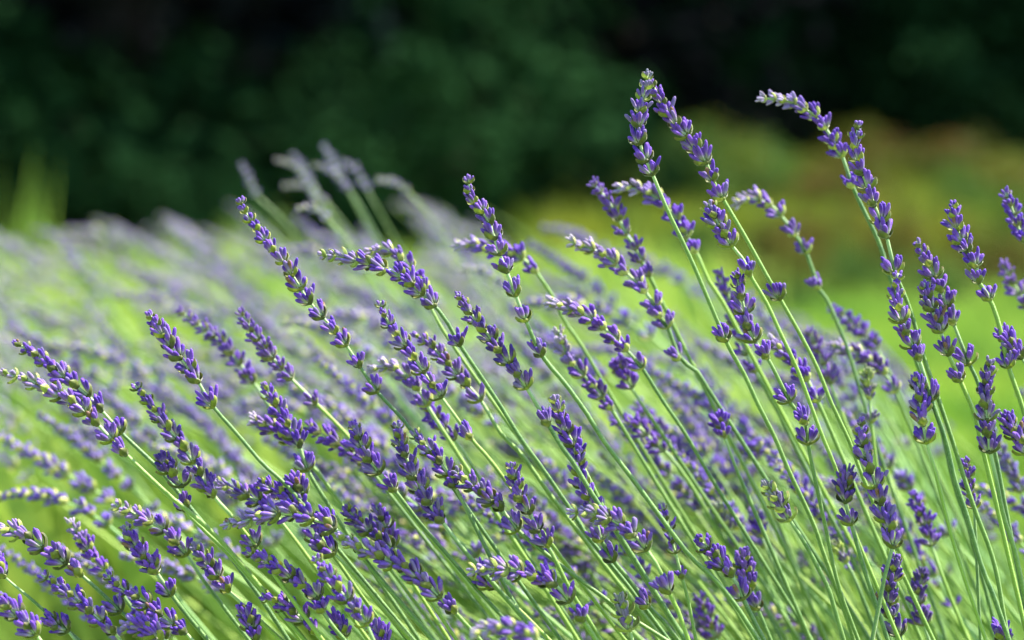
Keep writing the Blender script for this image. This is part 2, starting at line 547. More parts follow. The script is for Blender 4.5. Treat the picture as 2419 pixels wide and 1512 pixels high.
def bract_geom(s=1.0, narrow=1.0):
    """pointed boat-shaped bract, base at the origin, blade going up +Z and cupped outwards along +X"""
    nu, nv = 5, 5
    V, A = [], []
    for j in range(nv):
        t = j / (nv - 1)
        w = 0.00145 * narrow * math.sin(math.pi * min(1, 0.16 + t * 0.84)) ** 0.8 if j < nv - 1 else 0.00006
        out = 0.0011 * math.sin(t * 2.4) + 0.0004
        for i in range(nu):
            u = i / (nu - 1) * 2 - 1
            V.append(((out - 0.0010 * u * u * (1 - t * 0.4)) * s, u * w * s, t * 0.0036 * s))
            A.append(t)
    F = [(j * nu + i, j * nu + i + 1, (j + 1) * nu + i + 1, (j + 1) * nu + i) for j in range(nv - 1) for i in range(nu - 1)]
    return np.array(V), F, np.array(A)

def whorl_dirs(rnd, nper, tight, small):
    """two opposite fans of buds: (azimuth, tilt from the axis, base radius, base height, length factor)"""
    out = []
    for side in (0, math.pi):
        for k in range(nper):
            u = (k + 0.5) / nper * 2 - 1
            outer = rnd.random() < 0.5
            az = side + u * 0.95 + rnd.uniform(-.15, .15)
            tilt = (R(46) if outer else R(23)) * tight + R(rnd.uniform(-9, 9))
            out.append((az, tilt, 0.0009 * small, (0.0004 if outer else 0.0011) * small, rnd.uniform(0.85, 1.1) * (0.8 if rnd.random() < .2 else 1)))
    return out

def rot_to(d):
    return Vector((0, 0, 1)).rotation_difference(Vector(d).normalized()).to_matrix()

def xf(v, M, loc):
    m = np.array([list(r) for r in M])
    return v @ m.T + np.array(loc)

def node_mesh(seed, narrow=1.0, s=1.0):
    """the leafy node of a whorl: two bracts hugging the two fans, and a small swelling"""
    rnd = random.Random(seed)
    mb = MB()
    for side in (0, math.pi):
        v, f, a = bract_geom(s * rnd.uniform(1.1, 1.4), narrow * 0.95)
        M = Matrix.Rotation(side + rnd.uniform(-.2, .2), 3, 'Z') @ Matrix.Rotation(R(rnd.uniform(24, 42)), 3, 'Y')
        mb.add(xf(v, M, (math.cos(side) * .0007, math.sin(side) * .0007, -0.0003)), f, 0, a, rnd.random())
    v, f, a = bud_geom(8, [(-.5, .5), (-.2, .95), (.2, 1.05), (.6, .5)], 0, .0016, .00115)
    mb.add(v, f, 0, v[:, 2] * 0 + .2, .6)
    return mb.mesh('whorl', [M_BRACT])
NODES = [node_mesh(i) for i in range(5)]
NODES_LIME = [node_mesh(20 + i, 0.95, 1.1) for i in range(4)]

def merged_whorl(mb, rnd, nper, tight, small, base=Matrix.Identity(3), loc=(0, 0, 0), prof=PROF2, sides=6, bract=1, lscale=1.0, bracts=True, sink=0.0):
    for (az, tilt, br, bh, lf) in whorl_dirs(rnd, nper, tight, small):
        d = Vector((math.cos(az) * math.sin(tilt), math.sin(az) * math.sin(tilt), math.cos(tilt)))
        v, f, a = bud_geom(sides, prof, 0, BL * lf * small * lscale, BW * small * rnd.uniform(.95, 1.15))
        p = Vector((math.cos(az) * br, math.sin(az) * br, bh))
        M = base @ rot_to(d)
        mb.add(xf(v, M, Vector(loc) + base @ p), f, 0, np.clip(a - sink, 0, 1), rnd.random())
    if bracts:
        for side in (0, math.pi):
            v, f, a = bract_geom(small * rnd.uniform(1.15, 1.45), .9)
            M = base @ Matrix.Rotation(side, 3, 'Z') @ Matrix.Rotation(R(32), 3, 'Y')
            mb.add(xf(v, M, loc), f, bract, a, rnd.random())

WH_OLIVE, WH_LIME = [], []
for i in range(7):
    for lst, bm in ((WH_OLIVE, M_OLIVE), (WH_LIME, M_LIME)):
        mb = MB()
        merged_whorl(mb, random.Random(100 + i), 4 + i % 2, 1.0 if bm is M_OLIVE else 0.8, 1.0, prof=PROF, sides=8)
        lst.append(mb.mesh('whorl', [M_BUD, bm]))

def lerp3(a, b, f):
    return tuple(x + (y - x) * f for x, y in zip(a, b))

def lavender(spec, rnd):
    """one flower stem: an Empty at its foot, a stalk, and whorls up the spike (each near whorl with its own buds)"""
    depth, slope, style, spike, stem, label, group = spec
    z0 = FOC + depth
    y_first, y_last = spike[0][1], stem[-1][1] if stem else spike[-1][1]
    def P(x, y):
        f = (y - y_first) / max(60.0, abs(y_last - y_first))
        return at(x, y, z0 + slope * max(0.0, min(1.2, f)))
    pts = [P(x, y) for x, y, *_ in spike] + [P(x, y) for x, y, *_ in stem]
    iso3 = [P(s[0], s[1]) for s in stem if len(s) > 2]
    # the stalk goes on below the frame into the bush
    d = (pts[-1] - pts[-2]).normalized()
    p = pts[-1].copy()
    ext = []
    for k in range(6):
        if p.z < 0.2:
            break
        f = k / 5
        dd = (d * (1 - 0.5 * f) + Vector((0, 0.0, -1)) * 0.5 * f).normalized()
        p = p + dd * 0.065
        ext.append(p.copy())
    line = catmull(pts + ext, 0.0022)
    arc = [0.0]
    for a, b in zip(line, line[1:]):
        arc.append(arc[-1] + (b - a).length)
    def near_i(q):
        return min(range(len(line)), key=lambda i: (line[i] - q).length_squared)
    base_i = near_i(P(*spike[-1][:2]))
    L = arc[base_i]
    foot = line[-1]
    root = empty('lavender_flower', foot)
    tag(root, label, 'lavender', group)
    def loc_at(s):
        i = min(max(1, np.searchsorted(arc, s)), len(line) - 2)
        f = (s - arc[i - 1]) / max(1e-6, arc[i] - arc[i - 1])
        return line[i - 1].lerp(line[i], max(0, min(1, f))), (line[max(0, i - 2)] - line[min(len(line) - 1, i + 2)]).normalized()
    # stalk
    mb = MB()
    start = max(0, int(0.05 * base_i))
    idx = list(range(start, len(line), 2))
    if idx[-1] != len(line) - 1:
        idx.append(len(line) - 1)
    rad = [0.00042 + 0.00046 * min(1, arc[i] / max(L * 1.6, .03)) + 0.0001 * min(1, arc[i] / .3) for i in idx]
    al = [max(0, min(1, (arc[i] - L) / 0.03 + 0.15)) for i in idx]
    thick = (0.7 if depth > .2 else 1.0) * rnd.uniform(.76, .96) * (0.75 if style == 't' else 1.0)
    tube(mb, [line[i] - foot for i in idx], [r * thick for r in rad], 8, 0.2, 0, 0.5, al)
    st = obj('stalk', mb.mesh('stalk', [M_STALK]), root)
    g = rnd.random() ** 1.8
    st.color = (*lerp3((0.028, 0.085, 0.018), (0.150, 0.245, 0.022), g), 1)
    # whorls
    near = abs(depth) < 0.042
    s0, s1 = (0.0026, 0.0062) if style == 'd' else (0.0030, rnd.uniform(0.0054, 0.0080))
    if style in 'y':
        s0, s1 = 0.0022, 0.0038
    if L < 0.016 and style != 'y':
        s0, s1 = 0.0021, 0.0032
    stations = []
    s = 0.0022
    while s < L - 0.0018:
        stations.append((s, s / L))
        s += s0 + (s1 - s0) * min(1, (s / max(L, 0.03)) ** 0.8) * rnd.uniform(.9, 1.1)
    stations.append((L, 1.0))
    for q in iso3:
        stations.append((arc[near_i(q)], 1.0))
    phi = rnd.uniform(0, 6.28)
    size = rnd.uniform(.91, 1.04) * (0.72 if style == 't' else 1.0)
    vio = lerp3(VIOLET, (0.105, 0.026, 0.31), rnd.random() * .8)
    if rnd.random() < .22:
        vio = lerp3(vio, (0.12, 0.065, 0.25), rnd.uniform(.3, .8))
    if style == 'd':
        vio = (0.030, 0.014, 0.115)
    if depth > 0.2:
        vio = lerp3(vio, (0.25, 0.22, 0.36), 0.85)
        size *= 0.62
    for n, (s, f) in enumerate(stations):
        loc, tan = loc_at(s)
        a, b, t = frame(tan, Vector((0, 1, 0.05)))
        az0 = phi + (math.pi / 2 if n % 2 else 0.0) + rnd.uniform(-.25, .25)
        # the axes of the whorl: Z up the stem, X to its first fan
        Q = Matrix((a, b, t)).transposed() @ Matrix.Rotation(az0, 3, 'Z')
        small = (0.58 + 0.42 * min(1, f * 1.9)) * size
        tight = 0.55 + 0.45 * min(1, f * 1.7)
        lime = (style == 'g' and f < 0.32) or (style == 'y') or (style == 'c' and f < 0.45)
        nper = 3 if f < 0.2 else 4 if f < 0.65 else 5
        if lime and style in 'cg':
            nper = 3
        if style == 't':
            nper = 3
        if style == 'y':
            nper, tight = 3, 0.5
            small *= 0.85
        col = vio
        if style == 'c':
            col = lerp3((0.42, 0.37, 0.40), vio, min(1, f / 0.6))  # cream tips: pale calyx, with sun from above also put into the colour
        elif style == 'g':
            col = lerp3((0.24, 0.27, 0.12), vio, min(1, f / 0.35))
        elif style == 'y':
            col = lerp3((0.22, 0.29, 0.035), (0.11, 0.09, 0.16), max(0, f * 2.5 - 1.5))
        elif f < 0.15:
            col = lerp3((0.17, 0.12, 0.26), vio, f / 0.15 * .7 + .3)
        if near:
            nm = (NODES_LIME if lime else NODES)[rnd.randrange(4)]
            w = obj('whorl', nm, root)
            w.location = loc - foot
            w.rotation_euler = Q.to_euler()
            w.scale = (small * 1.0,) * 3
            if style == 'y' or lime:
                bc = lerp3((0.30, 0.35, 0.075), (0.15, 0.21, 0.03), rnd.random())
                w.scale = (small * (1.15 if style == 'y' else 1.0),) * 3
            else:
                bc = lerp3((0.05, 0.07, 0.012), (0.20, 0.24, 0.025), rnd.random() ** 1.4)
            w.color = (*bc, 1)
            upl = Q.inverted() @ Vector((0, 0, 1))
            for (az, tilt, br, bh, lf) in whorl_dirs(rnd, nper, tight, 1.0):
                d = Vector((math.cos(az) * math.sin(tilt), math.sin(az) * math.sin(tilt), math.cos(tilt)))
                d = (d + upl * 0.22 * min(1, f * 2)).normalized()
                o = obj('flower_bud', bud_meshes[rnd.randrange(4) if f > 0.2 else 4 + rnd.randrange(2)], w)
                o.location = (math.cos(az) * br, math.sin(az) * br, bh)
                o.rotation_euler = rot_to(d).to_euler()
                k_ = small / w.scale[0]
                o.scale = (rnd.uniform(.92, 1.12) * k_,) * 2 + (lf * k_,)
                j = rnd.random()
                c = lerp3(lerp3(col, (0.032, 0.011, 0.21), .45), lerp3(col, (0.23, 0.095, 0.47), .5), j)
                if rnd.random() < .012:
                    c = (0.16, 0.085, 0.045)     # a withered flower
                elif rnd.random() < .12:
                    c = lerp3(c, (0.15, 0.12, 0.22), .7)
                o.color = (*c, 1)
        else:
            lst = WH_LIME if (lime or style == 'c') else WH_OLIVE
            w = obj('whorl', lst[rnd.randrange(7)], root)
            w.location = loc - foot
            w.rotation_euler = Q.to_euler()
            w.scale = (small * (0.75 + .25 * tight), small * (0.75 + .25 * tight), small)
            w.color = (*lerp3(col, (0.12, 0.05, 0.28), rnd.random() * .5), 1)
    return root

# ------------------------------------------------------------------ the flower stems one can tell apart
# distance from the focus plane in cm, lean in depth, look | points of the spike from tip to lowest whorl | points down the stem (* = a whorl set apart) | label
STEMS = '''
0.5 1 g|1531,172 1518,230 1508,290 1510,340 1526,380 1541,412|1579,503 1637,625 1714,805* 1756,881 1788,951 1830,1034 1861,1108 1919,1233 1948,1316 2000,1460 2015,1508|tall spike with lime tip touching its twin against the dark trees
1.5 1 p|1537,192 1560,235 1590,285 1625,325 1645,355|1668,385* 1684,428* 1707,470* 1760,560 1810,650 1842,706* 1894,798 1932,874 1964,954 2005,1041 2025,1095 2075,1220 2120,1330 2180,1460|loose spike touching the tip of the lime tipped twin, whorls spaced apart
4.5 2 c|1797,233 1850,236 1905,260 1940,290 1962,322 1975,352|1990,372* 2015,445* 2073,567 2092,625 2130,740 2165,858 2201,945 2226,1025 2252,1140 2284,1236 2310,1330 2340,1440|topmost arching spike bowing its pale tip over the dark trees
0 0 p|2028,290 2020,335 2022,370 2034,405 2048,440 2062,480 2078,515 2094,560|2114,645* 2133,689 2156,753 2185,855 2217,945 2249,1041 2271,1111 2303,1207 2348,1332 2380,1508|upright dense spike crossing the topmost arching spike
-0.5 0 p|2121,645 2116,690 2124,737 2140,785 2158,820 2171,850|2200,945* 2233,1041 2255,1134 2284,1220 2316,1332 2348,1412 2370,1476|dense spike hanging over two crossing stems, one whorl set below
0.8 0 p|2252,478 2256,520 2266,560 2284,595|2305,630* 2312,668* 2338,708* 2360,770 2382,868* 2412,954 2440,1060 2470,1200|spike with four loose lower whorls at the upper right
1.8 0 p|2164,570 2185,609 2207,654 2228,700 2252,765|2289,860* 2310,905 2330,980 2352,1080 2375,1200 2400,1330|slim pale tipped spike rising behind a shorter neighbour
0.6 0 p|2182,668 2190,705 2204,740 2222,784|2240,838* 2268,900* 2300,977 2320,1060 2350,1180 2385,1330 2420,1480|short spike in front of the slim pale tipped spike
-1 0 d|2336,850 2335,885 2328,922 2329,965 2333,1010 2338,1068|2351,1124 2370,1220 2396,1300 2418,1400|dark upright spike with rounded tip near the right edge
-0.6 0 p|2162,885 2172,925 2175,961 2178,993 2188,1045|2207,1108 2229,1197 2252,1284 2277,1364 2310,1460|small spike crossed by a stem below the dense hanging spike
-0.8 0 p|2376,978 2388,1009 2405,1032 2424,1070|2450,1150 2470,1260|spike cut by the right edge below the dark rounded spike
1 0 p|2370,790 2389,820 2412,845|2440,900 2470,1000|short dark spike cut by the right edge above the spike with rounded tip
5 0 p|2374,455 2392,498 2405,540 2424,575|2450,660 2480,800|soft spike cut by the right edge near the olive bushes
11 0 p|2368,622 2385,652 2405,690 2430,730|2460,820 2490,950|blurred pale spike cut by the right edge above the grass
-0.5 -1 p|2034,990 2036,1040 2046,1092 2060,1120 2070,1155 2085,1204 2103,1255|2108,1292* 2092,1348 2076,1428 2060,1508|long upright spike whose stem slants back down to the left
0.6 0 d|2114,1312 2110,1345 2104,1385 2098,1420 2106,1460|2124,1500* 2140,1530|stout dark spike behind the slanting stem at the bottom
-0.3 0 d|2001,1116 1999,1135 1997,1158 1996,1186|2010,1238* 2028,1300 2047,1364 2069,1428 2095,1508|short thick dark flower head with one whorl below it
0 0 y|1806,1140 1820,1162 1838,1186 1852,1205|1864,1228* 1897,1277 1932,1342 1958,1396 1980,1470|small lime green bud head on a bright green stem
-0.4 0 p|1646,1268 1673,1297 1700,1328 1728,1360|1755,1414* 1782,1470 1804,1512|neat spike leaning beside the straight dark stem at the bottom
3.6 0 p|1761,1297 1753,1330 1762,1357 1776,1390|1790,1438* 1815,1500|soft dark spike just behind the neat spike at the bottom
9 0 p|1652,1409 1662,1440 1676,1470 1690,1508|1720,1560|blurred lilac spike at the bottom under the neat spike
8 0 p|2156,1166 2170,1207 2185,1236 2200,1290|2240,1400 2290,1520|blurred spike in the grass behind the long upright spike
2.5 0 t|2277,1082 2286,1120 2287,1150 2292,1175|2300,1200* 2305,1290 2310,1400|thin small spike half hidden by a dark stem at the right
5 0 d|2178,1351 2168,1405 2172,1440 2182,1478|2200,1530|soft dark spike low between the green stems at the right
0.5 0 p|2362,1478 2366,1500 2372,1520|2390,1580|spike tip just showing at the bottom right corner
0.4 0.5 p|1738,642 1748,690 1758,730 1768,775 1782,805|1812,845* 1842,903 1864,948* 1880,970 1903,1000* 1908,1048* 1932,1166 1951,1252 1967,1332 1989,1412 2025,1508|narrow spike beside the bright green stem with four whorls strung below
0 0 g|1673,480 1688,513 1704,545 1728,580|1761,622 1771,650* 1810,715 1842,785 1881,868 1910,945 1941,1028 1977,1118 2015,1250 2060,1360 2110,1480|short dark spike with a lime tip on a bright green stem
-1 0 p|1107,418 1108,448 1120,478 1140,500 1158,530 1170,570 1184,610 1202,655 1218,698|1242,758* 1280,840* 1336,908 1387,979 1425,1041 1489,1125 1527,1176 1579,1248 1630,1314 1692,1373 1740,1434 1788,1508|tall crisp spike with plump whorls on the long straight dark stem
-0.7 0.5 d|1080,694 1100,724 1124,757 1160,800 1194,846 1220,880 1244,916|1295,1004* 1330,1061 1352,1090 1400,1170 1450,1245 1510,1340 1560,1420 1610,1500|dark compact spike in the middle with one whorl set below
1.5 0.5 g|1308,938 1320,970 1333,1010 1352,1045 1366,1080|1395,1140 1440,1230 1500,1330 1570,1440 1620,1510|thin spike with yellow green tip in the middle of the patch
0 0 p|1368,1060 1365,1105 1373,1140 1388,1170 1402,1205|1420,1278* 1449,1325* 1490,1375 1531,1432* 1565,1465 1599,1509|upright spike with three whorls strung below, crossed by an arching head
-1.8 0 c|1347,1214 1376,1210 1412,1216 1448,1230 1480,1250 1504,1270 1527,1298|1558,1345 1580,1400* 1600,1440 1625,1510|arching cream and lime head lying across the upright spike
-2.2 0 c|1109,1353 1145,1343 1190,1345 1235,1352 1280,1366 1312,1382|1345,1420* 1377,1466* 1400,1500 1420,1530|arching cream tipped head lying level near the bottom
-0.2 0 p|1130,1345 1142,1360 1158,1382|1172,1388* 1208,1422 1246,1460 1284,1499|single small whorl under the level cream tipped head
0.6 0 g|1074,1110 1100,1135 1128,1155 1155,1178 1185,1203|1222,1252* 1272,1294 1336,1345 1412,1401 1489,1458 1573,1512|loose lime flecked spike on a pale stem that crosses the others
0.4 0 p|1208,1094 1214,1125 1224,1160 1236,1190 1254,1215 1270,1255|1294,1290* 1315,1330 1350,1400 1400,1480|narrow violet spike behind the pale crossing stem
-0.3 0 t|1561,1192 1573,1220 1580,1248 1586,1275 1595,1306|1611,1366* 1625,1419 1643,1509|thin small spike beside the long dark stem with one whorl below
-0.6 0 y|1459,1408 1468,1432 1477,1462 1487,1488|1500,1540|tiny lime green spike at the bottom by the crossing stem
-9 0 c|1122,1500 1165,1482 1215,1490 1270,1510|1330,1560|big soft blurred head lying along the bottom edge
0 1.5 p|568,467 577,498 597,527 622,562 645,592 675,625 698,662 718,695 740,724 765,752 790,782 817,815|850,866* 890,925* 941,979 967,1012 1040,1110 1110,1210 1180,1310 1280,1450|longest slender spike rising over the pale mass at the left
0 1 c|753,602 800,607 850,618 900,632 940,648 976,672|998,695* 1027,722* 1059,766 1086,815* 1131,882 1182,959 1233,1041 1272,1094 1343,1197 1390,1270 1480,1380 1570,1500|bent over spike with lime tip pointing left, plump whorls below
5 0 c|868,598 900,592 930,598 958,620 985,652 1000,690|1040,770 1100,860 1200,1000|blurred pale spike hidden behind the bent over spike
1 0.5 p|898,712 906,741 924,774 945,800 965,828 990,862 1014,900 1042,938|1080,990 1112,1036* 1160,1090 1240,1200 1320,1310 1420,1440|thick violet spike in the middle left with one whorl below
3.8 0 p|975,790 1010,808 1036,835 1065,868 1094,900 1135,945|1182,1023 1233,1076 1300,1170 1400,1300|soft spike directly behind the thick violet spike
-0.5 0.5 p|836,1000 842,1023 856,1056 872,1088 896,1116|932,1158* 993,1238 1044,1296 1095,1355 1151,1419 1240,1512|short loose spike above its single broad whorl
-1 0 d|939,998 942,1030 953,1063 966,1098 984,1135 1003,1172 1022,1202 1044,1232|1095,1299 1140,1350 1210,1430 1280,1510|dark dense spike with indigo buds and a clean green stem
0.8 0 g|977,1020 995,1043 1020,1068 1045,1100 1075,1150|1108,1215 1150,1300 1200,1400 1260,1500|lime flecked spike right of the dark dense spike
1.2 0 p|36,808 64,826 97,846 123,869 150,890 180,912 210,937 240,970|286,1022* 330,1064 379,1112 450,1200 540,1310 620,1420 680,1510|upper of two parallel spikes at the left, behind the pale green tipped one
-0.6 0 c|3,878 38,890 77,901 107,918 143,936 176,953 205,975 236,1008 265,1040|298,1074* 330,1105 368,1141 409,1179 450,1212 512,1268 589,1355 650,1430 720,1512|pale green tipped spike at the left, lower of the two parallel ones
0.3 0.5 p|352,740 375,776 400,812 425,845 448,872 468,902|503,960* 560,1025 620,1095 680,1150 760,1250 850,1360 950,1480|short plump spike with one whorl apart, above the left group
-1 0 d|317,908 335,930 360,961 388,1000 408,1025 434,1056 455,1090 478,1130 505,1172|550,1222 580,1260 604,1290* 640,1345 700,1430 760,1510|large dark spike at the left ending in broad crowded whorls
0.2 0 d|381,1074 391,1097 409,1122 430,1148|437,1205* 475,1245 540,1310 620,1400 700,1500|small dark spike tucked beside the large dark spike
-0.2 0 c|-18,1250 14,1250 40,1258 64,1270 88,1282 112,1298 134,1312 156,1330|192,1358* 243,1404 284,1444* 328,1481 370,1525|spike entering at the left edge with open whorls along its bow
-0.8 0 p|-8,1322 0,1338 10,1362|64,1407 128,1463 160,1490|single whorl on a stem at the left edge
-1.2 0 p|97,1358 128,1376 155,1398 187,1421 214,1445 240,1468 270,1495|300,1530|dense bottom left spike above the curved cream head
-0.9 0 p|116,1460 136,1478 160,1490|185,1520|cluster of buds on a stem crossing the bottom left corner
0 0.5 g|297,1240 308,1265 326,1297 350,1325 370,1353|405,1405* 445,1458 479,1499|dark green tipped upright spike with a whorl apart at lower left
2.6 0 c|270,1192 302,1204 328,1220 360,1236 395,1258 418,1283 440,1310|480,1370 540,1450|cream tipped spike left of the dark green tipped group
1.2 0 g|456,1291 481,1317 500,1345 520,1370 540,1396|570,1425 640,1490|olive tipped spike hanging behind the cream tipped one
4.6 0 c|164,1230 184,1261 205,1291 228,1325 250,1350|300,1420 360,1500|soft spike with pinkish tip in the lower left
-0.4 0 p|252,1355 276,1380 310,1404 345,1421 372,1446 402,1470 438,1495|470,1530|thick dark violet spike along the lower left bottom
4 0 p|317,1442 340,1462 366,1480 390,1508|430,1560|soft violet spike at the bottom left behind the thick one
-1.5 0 c|292,1478 325,1482 352,1490 382,1508|430,1540|curved cream and lime head at the bottom left edge
-3 0 p|-12,1415 14,1428 40,1450 62,1475 86,1500|130,1560|soft foreground spike at the bottom left corner
-1.4 0 c|530,1238 560,1235 600,1225 645,1216 686,1212 722,1222 757,1232 790,1248|835,1290 900,1370 970,1450 1020,1510|green tipped head arching level to the left across dark stems
-1.6 0 c|800,1262 828,1281 858,1298 890,1310 922,1327 955,1341 984,1362 1013,1386|1038,1410* 1074,1446* 1120,1496 1150,1530|long spike of pale violet buds running down from the arching head
0 0 p|742,1262 752,1280 765,1296|788,1308* 839,1360 890,1422 967,1509|two bud whorl on a blue green stem under the arching head
0.8 0 p|609,1140 630,1150 662,1167 690,1186 715,1205|745,1250 800,1330 870,1430|dark speckled spike above the level arching head
3 0 c|505,1140 535,1150 570,1165 605,1182 640,1205|700,1280 780,1390|cream flecked spike behind the dark speckled one
1 0 p|690,1135 704,1150 716,1170|760,1250 840,1350 930,1470|broad bud whorl standing above the dark speckled spike
-1.2 0.5 p|583,1302 616,1319 650,1339 678,1356 702,1373 730,1392 750,1412|762,1445* 795,1490 830,1530|dense spike running down under the level arching head
-0.6 0 p|619,1408 649,1418 680,1436 700,1450 726,1472 745,1495|775,1530|short spike starting beside stems at the bottom centre left
-3.4 0 p|744,1314 758,1338 777,1362 798,1388 818,1415 842,1440 866,1475|890,1530|plump soft spike with big buds at the bottom, left of the middle
0 0 p|786,1455 800,1475 815,1505|840,1550|bud cluster at the bottom edge under the plump soft spike
-1 0 p|880,1480 895,1500 910,1530|940,1580|top of a spike poking in at the bottom edge
0.4 0 d|816,1194 832,1216 853,1239 877,1257 900,1277 925,1300|955,1330 985,1372* 1030,1440|dark indigo spike lying behind the long pale violet spike
3.2 0 p|888,1195 902,1227 914,1255 930,1290|970,1370 1040,1480|soft upright spike above the dark indigo spike
-0.6 0 p|568,1432 586,1458 597,1485 606,1512|630,1560|small spike at the bottom edge near the left
10 0 p|425,735 470,766 520,806 560,850 600,905|650,980 760,1130 900,1330|blurred spike behind and right of the short plump one
5.5 0 p|568,735 592,777 622,817 652,856 690,897|748,955* 830,1040 950,1190|soft violet spike left of the longest slender spike
3 0 p|622,907 643,945 667,985 688,1018 708,1055|726,1110* 780,1200 860,1320|spike with dark whorls under the soft violet spike
4.4 0 c|596,992 632,1006 660,1020 690,1045|760,1130 880,1290|cream tipped soft spike pointing left in the middle left
6 0 p|726,1007 762,1026 795,1045 825,1065 855,1085|930,1180 1040,1320|blurred violet spike above the short loose spike
5 0 c|880,872 928,866 955,884 985,915 1010,960|1060,1040 1150,1180|pale pinkish spike tangled behind the thick violet spike
6 0 p|1000,940 1020,975 1045,1005 1075,1040|1120,1110 1220,1270|blurred spike in the tangle below the thick violet spike
7.5 1 p|1398,430 1425,461 1450,497 1468,530 1480,556|1503,590* 1515,620* 1535,655* 1600,790 1680,950|upright soft spike left of the stem of the lime tipped twin
7.5 1 c|1458,446 1500,445 1535,456 1563,480 1592,510 1614,540 1624,562|1645,598* 1673,663 1705,711 1780,850 1870,1020|soft cream tipped arching spike crossing behind the twin stem
5.5 1 c|1346,571 1384,584 1425,601 1455,624 1482,648 1506,670 1526,692|1550,730* 1560,752* 1578,776* 1606,850* 1640,870 1673,920 1750,1040 1840,1180|soft cream tipped spike merging with an upright one behind it
4.2 1 c|1296,712 1336,726 1376,742 1414,765 1440,788 1460,806|1482,830* 1518,872* 1566,948 1617,1023 1680,1130 1760,1260|soft spike with lime flecks in the centre right
6 1 c|1318,780 1330,820 1350,857 1376,884 1402,912 1424,940|1445,968* 1500,1060 1580,1190|blurred lilac and cream spike right of the long dark stem
8 1 p|1456,850 1474,880 1492,918|1560,1020 1660,1170|blurred cluster under the lime flecked soft spike
9 1 p|1455,995 1475,1004 1500,1000 1540,1040 1570,1065|1620,1130 1700,1260|blurred violet cluster in the centre right
14 1 p|1500,960 1530,985 1560,1020 1590,1060|1650,1150 1730,1290|very soft lilac spike behind the violet cluster
9.5 1 c|1738,482 1776,468 1818,482 1846,512|1880,558* 1905,600* 1935,685* 1951,705 1996,810 2030,920 2080,1080 2140,1250|soft arching pale spike left of the topmost arching one
15 0 p|1964,727 1998,752 2028,778 2054,800 2072,825|2110,900 2180,1050|blurred spike before the grass right of the soft arching one
11 0 c|1961,817 1998,826 2036,842 2068,862 2092,885|2115,928* 2156,1025 2210,1160|blurred curved spike with pale tip before the grass
11 0 p|1908,780 1930,823 1945,860 1962,908|2000,1010 2060,1150|blurred spike standing by the stem with the loose whorls
7 0 y|2050,871 2050,905 2054,945|2058,1000* 2070,1100 2090,1240|blurred lime yellow spike in front of the grass
9 0 p|1698,644 1711,684 1730,727 1742,772 1752,812 1762,840|1785,880* 1830,960 1900,1100|blurred pale violet spike behind the narrow one
5.5 0 c|1817,804 1850,834 1882,868 1908,900|1932,950* 1980,1060 2040,1200|soft pale tipped spike crossed by the bright green stem
9 1 c|1077,579 1118,579 1155,585 1200,592 1236,612|1268,645* 1310,709 1335,762 1374,818 1440,930 1530,1080|soft pale arching spike crossing behind the tall crisp spike
24 1 c|1080,642 1120,634 1162,650 1195,680|1240,740 1330,880 1450,1060|very blurred grey arching spike behind the tall crisp one
13 0 p|1772,1050 1782,1068 1786,1090|1810,1160 1860,1290|blurred round violet bud cluster among the stems
11 0 c|1781,1205 1790,1235 1800,1270|1830,1340 1880,1450|blurred pale cluster among the stems in the lower right
10 0 y|1690,1188 1705,1215 1722,1255|1740,1295* 1790,1400|blurred lime and cream spike among the stems
7 0 y|1973,1284 1985,1305 2000,1330|2020,1370 2060,1470|soft yellow lime spike low among the right stems
28 0 d|2085,1100 2100,1070 2120,1050 2150,1050|2200,1150 2260,1300|very blurred dark drooping head in the grass
28 0 d|2310,1200 2335,1240 2345,1280|2370,1360 2420,1490|very blurred dark head in the grass near the right edge
5 0 p|1700,985 1705,1010 1712,1035|1740,1110 1800,1250|soft small violet head beside a stem in the centre right
50 0 p|568,385 588,420 608,462|700,560 850,800|very blurred tall spike standing against the dark trees
52 0 p|762,342 785,380 812,425|860,520 1000,760|highest very blurred spike standing against the dark trees at left
50 0 c|650,378 690,388 722,420 745,470|800,560 950,800|very blurred bent pale spike against the dark trees
48 0 g|738,390 780,402 825,450|880,540 1010,780|very blurred bent spike with bright green tip against the dark trees
55 0 c|668,440 720,440 770,480|840,570 970,780|very blurred bowed spike below the bent pale ones
56 0 p|690,362 712,390 735,430|800,540 930,770|very blurred spike tip between the bent pale ones
53 0 p|805,380 840,400 868,450|930,560 1060,780|very blurred arching spike right of the highest blurred one
45 0 c|890,425 930,432 965,455|1020,520 1160,720|very blurred low arching spike at the edge of the bright lawn
30 0 c|700,495 740,492 775,520|840,600 970,820|very blurred pale arching spike under the dark green gap
'''
specs = []
for ln in STEMS.strip().split('\n'):
    a, b, c, d = ln.split('|')
    dep, slope, style = a.split()
    pt = lambda s: (float(s.rstrip('*').split(',')[0]), float(s.rstrip('*').split(',')[1])) + ((1,) if s.endswith('*') else ())
    specs.append((float(dep) / 100, float(slope) / 100, style, [pt(s) for s in b.split()], [pt(s) for s in c.split()], d, 'lavender stems in flower'))
rnd = random.Random(11)
for sp_ in specs:
    lavender(sp_, rnd)

